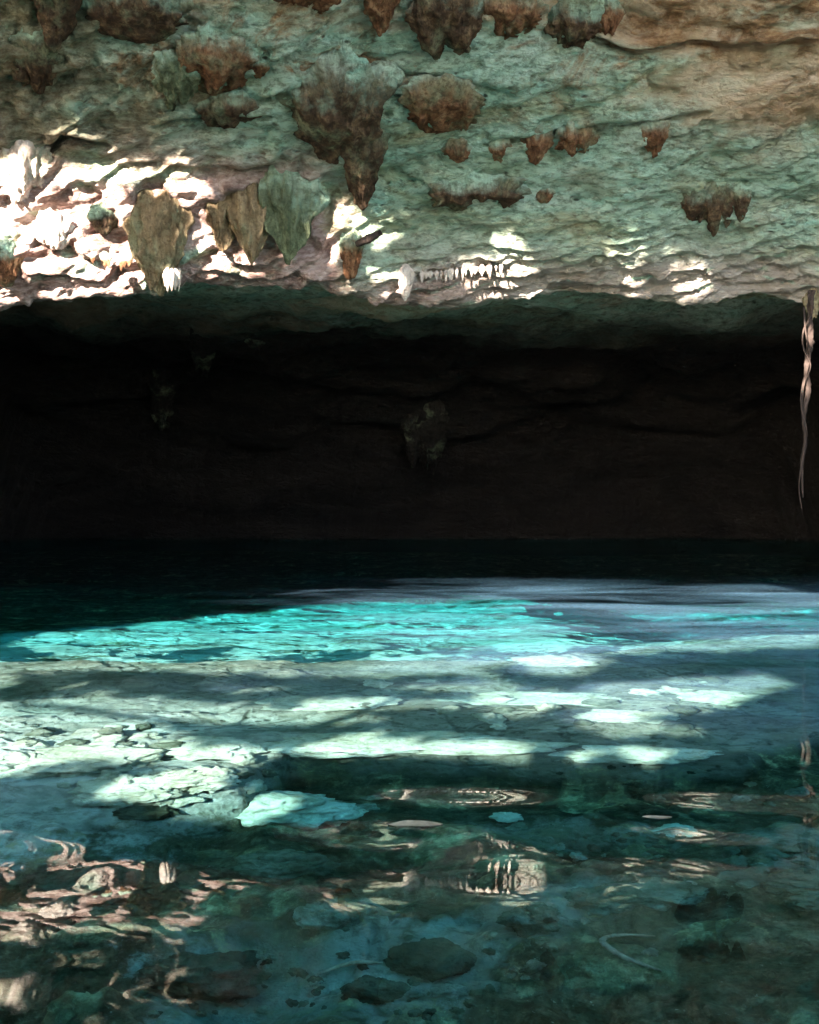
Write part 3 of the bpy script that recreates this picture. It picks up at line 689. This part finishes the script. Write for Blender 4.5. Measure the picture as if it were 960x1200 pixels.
# loose stones of the rubble: individuals
def scatter(poly, n, smin, smax, mats, lab, grp, seed):
    r = np.random.default_rng(seed); k = 0
    pa = np.array(poly, float); lo, hi = pa.min(0), pa.max(0)
    while k < n:
        px, py = r.uniform(lo, hi)
        if not inpoly(np.array([px]), np.array([py]), poly)[0]: continue
        w = r.uniform(smin, smax)
        rock('loose_stone', px, py, w, w * r.uniform(.45, .8), M[mats[r.integers(len(mats))]], lab, 'stone', grp, seed=r.uniform(0, 90), small=True, rot=r.uniform(0, 3), sink=.3)
        k += 1
scatter([(0, 860), (160, 850), (300, 890), (350, 925), (200, 950), (60, 920), (0, 915)], 70, 10, 40, ['rockpale', 'rockpale', 'rockmid'], 'loose stone of the sunlit underwater rubble on the left', 'loose stones in the sunlit rubble', 3)
scatter([(380, 1130), (480, 1100), (650, 1085), (700, 1070), (620, 1150), (540, 1198), (400, 1198)], 60, 5, 16, ['rockmid', 'rockmid', 'rockdark'], 'small stone lying on the green sand at the bottom', 'stones on the green sand', 4)
scatter([(600, 970), (720, 975), (830, 985), (800, 1010), (640, 1012)], 40, 6, 18, ['rockmid', 'rockbrown'], 'small stone of the brown pebble streak in the foreground', 'stones of the pebble streak', 5)
scatter([(840, 1000), (960, 985), (960, 1060), (880, 1050)], 26, 8, 26, ['rockmid'], 'small stone in the group by the right edge', 'stones by the right edge', 6)
scatter([(150, 1150), (340, 1110), (400, 1190), (180, 1198)], 40, 6, 18, ['rockmid', 'rockdark'], 'small stone around the wide dark boulder, bottom left', 'stones around the dark boulder', 7)
scatter([(620, 890), (860, 880), (920, 960), (700, 950)], 24, 5, 14, ['rockmid', 'rockdark'], 'small stone in the dark water in front of the narrower slab', 'stones in the dark water', 8)
scatter([(440, 800), (840, 790), (800, 860), (480, 862)], 24, 14, 46, ['rockpale', 'rockpale', 'rockmid'], 'flat stone on the blue lit ledge behind the slabs', 'stones on the blue ledge', 9)

# sunken twigs
def twig(pix, rad, label, lift=.05):
    pts = []
    for px, py in pix:
        p = under_floor(px, py); pts.append((p[0], p[1], p[2] + lift))
    return wet(tag(tube('sunken_twig', pts, rad, M['twig'], seg=8, sub=8, seed=len(label)), label, 'twig', 'twigs on the pool floor'))
twig([(766, 1109), (725, 1107), (706, 1113), (728, 1130), (752, 1140), (776, 1149)], [.004, .008, .011, .011, .008, .004], 'hook shaped pale twig lying on dark weed')
twig([(372, 1152), (400, 1140), (425, 1135), (450, 1136)], [.006, .011, .011, .005], 'short arched pale twig in front of the pink reflection')
twig([(765, 985), (790, 980), (806, 984), (830, 988)], [.006, .012, .012, .005], 'bent pale twig at the far end of the pebble streak', .08)
twig([(690, 1052), (720, 1046), (750, 1047), (775, 1055)], [.004, .008, .008, .005], 'thin arched twig above the greenish rock')
def leaf(px, py, w, label, D=.0):
    p = under(px, py, .001)
    W = w / F * p[1] * .5
    u = np.linspace(-1, 1, 15)[:, None]; v = np.linspace(-1, 1, 7)[None]
    V = np.stack([W * u + 0 * v, W * .36 * (1 - u ** 2) ** .7 * v, .012 + .05 * W * v ** 2 + .03 * W * u + 0 * v], -1).reshape(-1, 3)
    V[:, 1] += W * .12 * np.sin(V[:, 0] / W * 2.3 + px) ; V[:, :2] *= (1 + .16 * perlin(V[:, 0] / W * 2 + px, V[:, 1] / W * 2, .5))[:, None]
    V = np.vstack([V, V - [0, 0, .002]])
    q = gridq(15, 7)
    o = mesh_np('floating_leaf', V, np.vstack([q, q[:, ::-1] + 105]), M['leafdry']); o.location = (p[0], p[1], 0)
    return tag(o, label, 'leaf', 'leaves on the water')
_l = N('dry_leaf'); M['leafdry'] = _l.finish(_l.ramp(_l.noise(_l.coord(), 20), [(.3, (.09, .075, .045)), (.7, (.24, .20, .13))]), .6)
leaf(486, 971, 66, 'long pale leaf floating in shade in front of the slabs')
leaf(770, 962, 34, 'small brown leaf floating on the dark water at the right')

# ------------------------------------------------------------------ water
wy = np.concatenate([np.linspace(-1.0, 2.3, 40, endpoint=False), np.geomspace(2.3, 12, 620, endpoint=False), np.geomspace(12, 32, 170)])
wu = np.concatenate([np.linspace(-1, -.42, 50, endpoint=False), np.linspace(-.42, .42, 420), np.linspace(.42, 1, 50)[1:]])
WX = wu[None] * np.maximum(wy, 2.3)[:, None]
WX = np.where(np.abs(wu[None]) > .42, np.sign(wu[None]) * (np.abs(WX) + (np.abs(wu[None]) - .42) * 20), WX)
WY = np.repeat(wy[:, None], len(wu), 1)
def waves(x, y):
    near = smooth(6.5, 3.0, y)
    qx = x + .25 * perlin(x / 1.3, y / 1.3, 2.5); qy = y + .25 * perlin(x / 1.3, y / 1.3, 7.5)
    z = (.0150 * perlin(qx / 1.1, qy / .50, .4) + .0030 * perlin(qx / .42, qy / .30, 9.4)) * near + .0012 * perlin(qx / .34, qy / .24, 3.4) * near
    z = z + .0070 * perlin(x / 1.1, y / .75, 5.1) + .0120 * perlin(x / 2.1, y / 1.2, 15.1) * smooth(5, 9, y) + .0016 * perlin(x / .5, y / .36, 6.1) * smooth(3.5, 8, y) + .0006 * perlin(x / .16, y / .13, 8.1) * smooth(4, 8, y)
    calm = .45 + .55 * smooth(-.2, .5, perlin(x / 2.2, y / 1.6, 11.1)) + smooth(6.5, 8.5, y) * .45
    return z * calm * WAVE
WAVE = 1.0
wo = tag(mesh_np('water', np.stack([WX, WY, waves(WX, WY)], -1).reshape(-1, 3), gridq(*WX.shape), M['water']), kind='structure')
wo.cycles.is_caustics_caster = True
bm = bmesh.new(); bmesh.ops.create_cube(bm, size=1)
bmesh.ops.scale(bm, vec=(42, 36, 8.03), verts=bm.verts); bmesh.ops.translate(bm, vec=(0, 16.5, -3.99), verts=bm.verts)
me = bpy.data.meshes.new('pool_water'); bm.to_mesh(me); bm.free(); me.materials.append(M['body'])
bo = bpy.data.objects.new('pool_water', me); col.objects.link(bo); tag(bo, kind='structure')

# ------------------------------------------------------------------ the open bank behind and left of the viewer
gx = np.linspace(-60, 60, 240); gyy = np.concatenate([np.linspace(-60, -8, 60, endpoint=False), np.linspace(-8, 24, 130)])
BX, BY = np.meshgrid(gx, gyy)
# distance outside the pool outline (pool: x -5.6-.12*y.. , y > 1.0)
ox = np.maximum(-BX - (6.0 + .45 * np.clip(BY, 0, 20)), BX - 11.5); oy = 1.2 - BY
out_d = np.maximum(ox, oy)
BZ = np.clip(out_d, -6, 3) * .18 + .12 * np.clip(out_d - 3, 0, 60) * .6 + .12 * fbm(BX / 2.5, BY / 2.5, 2, 4) - .05
BZ = BZ + smooth(12, 17, -BY + .1 * np.abs(BX)) * (4.5 + .8 * fbm(BX / 5, BY / 5, 3, 4))
BZ = np.where(out_d < 0, -8.5, BZ)
tag(mesh_np('ground', np.stack([BX, BY, BZ], -1).reshape(-1, 3), gridq(*BX.shape), M['ground']), kind='structure')

# ------------------------------------------------------------------ sun direction and the added leaf screen that shades the pool
EL = R(23); AZ = np.array([-.45, -math.sqrt(1 - .45 ** 2)])
SD = np.array([AZ[0] * math.cos(EL), AZ[1] * math.cos(EL), math.sin(EL)])
UU = np.array([-AZ[1], AZ[0], 0.0]); UU = np.array([-AZ[1], AZ[0], 0])
VV = np.cross(SD, UU); VV = VV if VV[2] > 0 else -VV
def uv(p): p = np.asarray(p); return (p @ UU, p @ VV)
TAN = math.tan(math.asin(math.cos(EL) / 1.333))
# image regions the sun reaches, turned into a mask on a plane square to the sun: the added leaf screen is cut to leave these gaps open
CELL = .04
U0, U1, V0, V1 = -22.0, 7.0, -3.0, 15.5
NU, NV = int((U1 - U0) / CELL), int((V1 - V0) / CELL)
mask = np.zeros((NV, NU), bool)
def mark(pts, rad, val=True):
    k = int(rad / CELL + .001)
    for p in pts:
        a, b = uv(p)
        i, j = int((b - V0) / CELL), int((a - U0) / CELL)
        if k < i < NV - k and k < j < NU - k: mask[i - k:i + k + 1, j - k:j + k + 1] = val
def samples(poly, dx, dy):
    pa = np.array(poly, float); lo, hi = pa.min(0), pa.max(0)
    gx_, gy_ = np.meshgrid(np.arange(lo[0], hi[0], dx), np.arange(lo[1], hi[1], dy))
    ins = inpoly(gx_, gy_, poly)
    return np.stack([gx_[ins], gy_[ins]], -1)
def entry(px, py, D=None):
    p = under_floor(px, py) if D is None else under(px, py, D)
    return np.array([p[0] + AZ[0] * TAN * -p[2], p[1] + AZ[1] * TAN * -p[2], 0.0])
LIT_FAR = [(-90, 784), (-90, 768), (0, 764), (40, 746), (100, 739), (160, 733), (250, 722), (380, 710), (480, 700), (620, 695), (760, 693), (900, 697), (1010, 705), (1010, 745), (960, 760), (760, 765), (640, 775), (560, 784)]
LIT_LEDGE = [[(-90, 783), (560, 783), (600, 800), (640, 842), (600, 858), (500, 850), (460, 862), (640, 872), (640, 893), (540, 892), (330, 886), (340, 915), (420, 965), (300, 974), (180, 950), (60, 910), (-90, 912)],
             [(610, 768), (700, 765), (730, 775), (690, 792), (620, 790)], [(640, 730), (880, 726), (960, 745), (960, 752), (720, 748)],
             [(520, 812), (640, 806), (720, 820), (700, 834), (560, 828)], [(690, 806), (790, 796), (900, 790), (940, 800), (880, 822), (830, 836), (760, 842), (700, 830)],
             [(650, 838), (720, 834), (840, 858), (720, 866)], [(655, 876), (740, 876), (835, 884), (780, 900), (660, 900)]]
VEIL = [(480, 702), (620, 695), (780, 692), (960, 696), (1000, 700), (1000, 728), (860, 735), (700, 740), (600, 745), (500, 722)]
LIT_LIP = [[(-50, 190), (45, 180), (60, 210), (110, 190), (235, 190), (250, 238), (470, 246), (478, 264), (420, 302), (340, 313), (250, 328), (200, 356), (100, 348), (60, 352), (-50, 384)],
           [(365, 325), (470, 322), (500, 308), (600, 308), (640, 318), (720, 300), (800, 292), (802, 304), (850, 326), (840, 346), (640, 356), (590, 348), (480, 347), (365, 347)],
           [(540, 300), (575, 280), (600, 278), (680, 290), (680, 298), (600, 292)], [(600, 300), (700, 300), (790, 284), (795, 294), (700, 306)]]
LIT_ROOT = [[(944, 388), (954, 388), (954, 398), (944, 398)], [(942, 426), (953, 426), (953, 436), (942, 436)], [(940, 450), (950, 452), (950, 458), (940, 456)]]
SHADE = [[(20, 789), (180, 786), (300, 792), (420, 796), (560, 792), (560, 800), (420, 806), (240, 806), (100, 800), (20, 802)],
         [(180, 847), (300, 852), (440, 846), (620, 842), (640, 866), (560, 862), (440, 858), (320, 880), (250, 872)],
         
         [(110, 800), (260, 812), (420, 806), (560, 812), (560, 822), (430, 818), (250, 824), (120, 812)],
         [(300, 812), (370, 815), (345, 832), (290, 828)], [(420, 832), (560, 828), (600, 845), (450, 843)],
         [(-60, 812), (60, 806), (120, 815), (20, 822)], [(40, 900), (160, 890), (230, 905), (120, 915)],
         [(640, 845), (670, 870), (655, 900), (635, 900), (635, 850)]]
# follow every sun ray of the plane to what it meets first; it stays open if that place is sunlit in the photograph
sunV, sunF, nv_ = [tuple(p) for p in P.reshape(-1, 3)], [tuple(q) for q in gridq(ns, nx)], ns * nx
n_ceil = len(sunF); lit_from = None
for pale_, objs in ((False, [o for o in HUNG if not o['_lit']]), (True, [o for o in HUNG if o['_lit']])):
    if pale_: lit_from = len(sunF)
    for o in objs:
        sunV += [tuple(o.matrix_basis @ v.co) for v in o.data.vertices]
        sunF += [tuple(i + nv_ for i in f.vertices) for f in o.data.polygons]; nv_ += len(o.data.vertices)
sunbv = BVHTree.FromPolygons(sunV, sunF)
SDv = Vector(SD); th_r = math.asin(math.cos(EL) / 1.333)
RD = Vector((-AZ[0] * math.sin(th_r), -AZ[1] * math.sin(th_r), -math.cos(th_r)))
def seen_pixel(f):
    """Pixel at which an underwater point is seen through the flat surface."""
    D = -f[2]; lo_, hi_ = .3, f[1]
    for _ in range(24):
        m_ = (lo_ + hi_) / 2
        yy_ = m_ + D * math.tan(math.asin(math.sin(math.atan2(m_, H)) / 1.333))
        if yy_ > f[1]: hi_ = m_
        else: lo_ = m_
    return 480 + f[0] / f[1] * F, HY + H * F / m_
tests = []; where = []
for i in range(NV):
    for j in range(NU):
        o_ = Vector((U0 + (j + .5) * CELL) * UU + (V0 + (i + .5) * CELL) * VV + 4.0 * SD)
        if o_.z < .1: continue
        h = sunbv.ray_cast(o_, -SDv)
        kind = 0
        if h[0] is None or h[0].z < 0:
            e = o_ - SDv * (o_.z / SDv.z)
            if e.y < 1.5 or abs(e.x) > 14 or e.y > 26: continue
            pe = (480 + e.x / e.y * F, HY + H * F / e.y)
            f = fbv.ray_cast(e, RD)
            if f[0] is None: continue
            px, py = seen_pixel(f[0]); tests.append((px, py, pe[0], pe[1], 1)); where.append((i, j))
        else:
            p = h[0]
            if p.y < 10: continue
            px, py = 480 + p.x / p.y * F, HY - (p.z - H) / p.y * F
            k_ = 2 if h[2] < n_ceil else (3 if h[2] < lit_from else 2)
            tests.append((px, py, 0, 0, k_)); where.append((i, j))
tests = np.array(tests); where = np.array(where)
k1, k2 = tests[:, 4] == 1, tests[:, 4] == 2
jx_ = tests[:, 0] + 10 * perlin(tests[:, 0] / 30, tests[:, 1] / 12, .5); jy_ = tests[:, 1] + 4 * perlin(tests[:, 0] / 30, tests[:, 1] / 12, 9.5)
wl_ = inpoly(jx_, jy_, LIT_FAR)
for q in LIT_LEDGE: wl_ |= inpoly(jx_, jy_, q)
for q in SHADE: wl_ &= ~inpoly(jx_, jy_, q)
wl_ |= inpoly(tests[:, 2], tests[:, 3], VEIL)
cl_ = np.zeros(len(tests), bool)
for q in LIT_LIP: cl_ |= inpoly(jx_, jy_, q)
slp = np.where(tests[:, 0] > 420, .12, .42)
tl = tests[:, 1] + slp * tests[:, 0]
stripe = perlin(tests[:, 0] / 95, tl / np.where(tests[:, 0] > 420, 6.5, 15.0), 3.3) + .5 * perlin(tests[:, 0] / 30, tl / 5, 7.3)
thr = np.where(tests[:, 0] > 470, .12, -.28 - .8 * smooth(240, 285, tests[:, 1]))
cl_ &= stripe > thr
op = (k1 & wl_) | (k2 & cl_)
mask[where[op, 0], where[op, 1]] = True
grow = mask.copy()
grow[1:] |= mask[:-1]; grow[:-1] |= mask[1:]; grow[:, 1:] |= mask[:, :-1]; grow[:, :-1] |= mask[:, 1:]
k3 = (tests[:, 4] == 3) & (np.random.default_rng(2).random(len(tests)) < .70)
out_ = k1 & ~wl_
grow[where[out_, 0], where[out_, 1]] = False
grow[where[k3, 0], where[k3, 1]] = False
mask = grow
mark([at(x, y, DR) for x, y in samples([(936, 340), (962, 340), (952, 590), (932, 590)], 3, 4)], .15, False)
for q in LIT_ROOT: mark([at(x, y, DR) for x, y in samples(q, 3, 2)], .04)
def blocked(u, v):
    i = np.clip(((np.asarray(v) - V0) / CELL).astype(int), 0, NV - 1); j = np.clip(((np.asarray(u) - U0) / CELL).astype(int), 0, NU - 1)
    return ~mask[i, j]
r = np.random.default_rng(21)
NL = 108000
u = r.uniform(-21.8, 6.8, NL); v = r.uniform(-2.6, 15.3, NL); w = 4.0 + r.uniform(-.5, .5, NL)
ang = r.uniform(0, 6.283, NL); ls = r.uniform(.11, .21, NL)
ok = blocked(u, v)
for a in (0, 1.571, 3.1416, 4.712):
    ok &= blocked(u + ls * np.cos(a + ang), v + ls * np.sin(a + ang))
# fine leaves to crisp the edges of the openings
nb = mask.copy()
for _ in range(7):
    t_ = nb.copy(); t_[1:] |= nb[:-1]; t_[:-1] |= nb[1:]; t_[:, 1:] |= nb[:, :-1]; t_[:, :-1] |= nb[:, 1:]; nb = t_
ci, cj = np.nonzero(nb & ~mask)
ci = np.repeat(ci, 3); cj = np.repeat(cj, 3)
u2 = U0 + (cj + r.random(len(ci))) * CELL; v2 = V0 + (ci + r.random(len(ci))) * CELL
a2 = r.uniform(0, 6.283, len(ci)); l2 = r.uniform(.026, .045, len(ci)); ok2 = u2 < 9
print('fine leaves', len(ci))
u = np.concatenate([u[ok], u2[ok2]]); v = np.concatenate([v[ok], v2[ok2]]); ang = np.concatenate([ang[ok], a2[ok2]]); ls = np.concatenate([ls[ok], l2[ok2]])
w = 4.0 + r.uniform(-.5, .5, len(u))
C = u[:, None] * UU + v[:, None] * VV + w[:, None] * SD
keep = C[:, 2] > .12
u, v, ang, ls, C = u[keep], v[keep], ang[keep], ls[keep], C[keep]
tilt = r.uniform(-.5, .5, len(u))
d1 = np.cos(ang)[:, None] * UU + np.sin(ang)[:, None] * VV + tilt[:, None] * SD
d2 = -np.sin(ang)[:, None] * UU + np.cos(ang)[:, None] * VV - tilt[::-1][:, None] * SD
LV = np.stack([C + d1 * ls[:, None], C + d2 * ls[:, None] * .8, C - d1 * ls[:, None], C - d2 * ls[:, None] * .8], 1)
NT = 2
edges = np.array([-21.8, -5.0, 6.8]); trunk_u = (-15.5, 5.2)
low_screen_v = -.05
def ground_z(x, y):
    i = int(np.clip(np.searchsorted(gyy, y), 0, len(gyy) - 1)); j = int(np.clip(np.searchsorted(gx, x), 0, len(gx) - 1))
    return max(BZ[i, j], -.3)
idx = np.clip(np.digitize(u + .5 * np.sin(v * 1.7), edges) - 1, 0, NT - 1)
for k in range(NT):
    uc = trunk_u[k]
    for part in ('tree', 'shrub'):
        sel = (idx == k) & ((v >= low_screen_v) if part == 'tree' else (v < low_screen_v))
        if sel.sum() < 20: continue
        b = uc * UU + 4.9 * SD; bz = ground_z(b[0], b[1])
        if part == 'tree':
            root = bpy.data.objects.new('leaf_screen', None); col.objects.link(root); root.location = (b[0], b[1], bz)
            tag(root, 'unseen leaf screen added to shade the pool, gaps left for the sun patches', 'tree', 'leaf screens added for shade')
        else:
            root = bpy.data.objects.new('low_leaf_screen', None); col.objects.link(root); root.location = (b[0], b[1], bz)
            tag(root, 'low unseen leaf screen added to shade the near pool', 'shrub', 'low leaf screens added for shade')
        off = np.array([b[0], b[1], bz])
        n = sel.sum()
        mesh_np('screen_leaves' if part == 'tree' else 'low_screen_leaves', LV[sel].reshape(-1, 3) - off, np.arange(n * 4).reshape(-1, 4), M['leaf'], root, False)
        if part == 'tree':
            tube('trunk', [np.array([0, 0, -.2]), np.array([.1, .05, 3.]), np.array([.0, .2, 6.5]), np.array([.1, .1, 10.])], [.14, .11, .08, .03], M['bark'], root, seed=k)
        else:
            tube('stem', [np.array([0, 0, -.2]), np.array([.05, .05, .4]), np.array([.0, .1, .9])], [.04, .03, .01], M['bark'], root, seed=k)
# the forked bough whose shadow lies across the bright pool floor
def bough_pt(px, py, w_=4.2):
    a, b = uv(entry(px, py))
    return a * UU + b * VV + w_ * SD
boughs = [([(20, 826), (100, 832), (180, 844), (300, 862), (380, 850), (450, 826), (500, 806)], [.03, .03, .035, .055, .05, .04, .03]),
          ([(300, 862), (350, 872), (330, 900), (300, 940)], [.05, .04, .03, .02])]
for o in HUNG: del o['_lit']
bt = bpy.data.objects.new('bare_bough', None); col.objects.link(bt); p0 = bough_pt(300, 862); bt.location = p0
tag(bt, 'forked bare bough over the left bank, outside the picture', 'bough')
for pts, rad in boughs:
    tube('limb', [bough_pt(*q) - p0 for q in pts], rad, M['bark'], bt, seed=4)

# ------------------------------------------------------------------ light
wd = bpy.data.worlds.new('World'); sc.world = wd; wd.use_nodes = True
nt = wd.node_tree; bg = nt.nodes['Background']
sky = nt.nodes.new('ShaderNodeTexSky'); sky.sky_type = 'NISHITA'; sky.sun_disc = False
sky.sun_elevation = EL; sky.sun_rotation = math.atan2(SD[0], SD[1])
nt.links.new(sky.outputs[0], bg.inputs[0]); bg.inputs[1].default_value = .15
L = bpy.data.lights.new('sun', 'SUN'); L.energy = 3.9; L.angle = R(.5); L.color = (1.0, .93, .84)
L.cycles.is_caustics_light = True
lo = bpy.data.objects.new('sun', L); col.objects.link(lo)
lo.rotation_euler = Vector(SD).to_track_quat('Z', 'Y').to_euler()

cd = bpy.data.cameras.new('camera'); cam = bpy.data.objects.new('camera', cd); col.objects.link(cam)
cd.sensor_fit = 'VERTICAL'; cd.sensor_height = 24; cd.lens = 24 * F / 1200.0
cd.shift_y = -(600 - HY) / 1200.0
cd.clip_start = .05; cd.clip_end = 400
cam.location = (0, 0, H); cam.rotation_euler = (R(90), 0, 0)
sc.camera = cam

sc.view_settings.view_transform = 'Standard'; sc.view_settings.look = 'None'
sc.view_settings.exposure = 4.15; sc.view_settings.gamma = 1
c = sc.cycles
c.use_denoising = True
try: c.denoiser = 'OPENIMAGEDENOISE'
except Exception: pass
c.max_bounces = 7; c.diffuse_bounces = 3; c.glossy_bounces = 4; c.transmission_bounces = 6; c.transparent_max_bounces = 8; c.volume_bounces = 0
c.sample_clamp_indirect = 6.0; c.caustics_refractive = True; c.caustics_reflective = True
c.use_adaptive_sampling = False
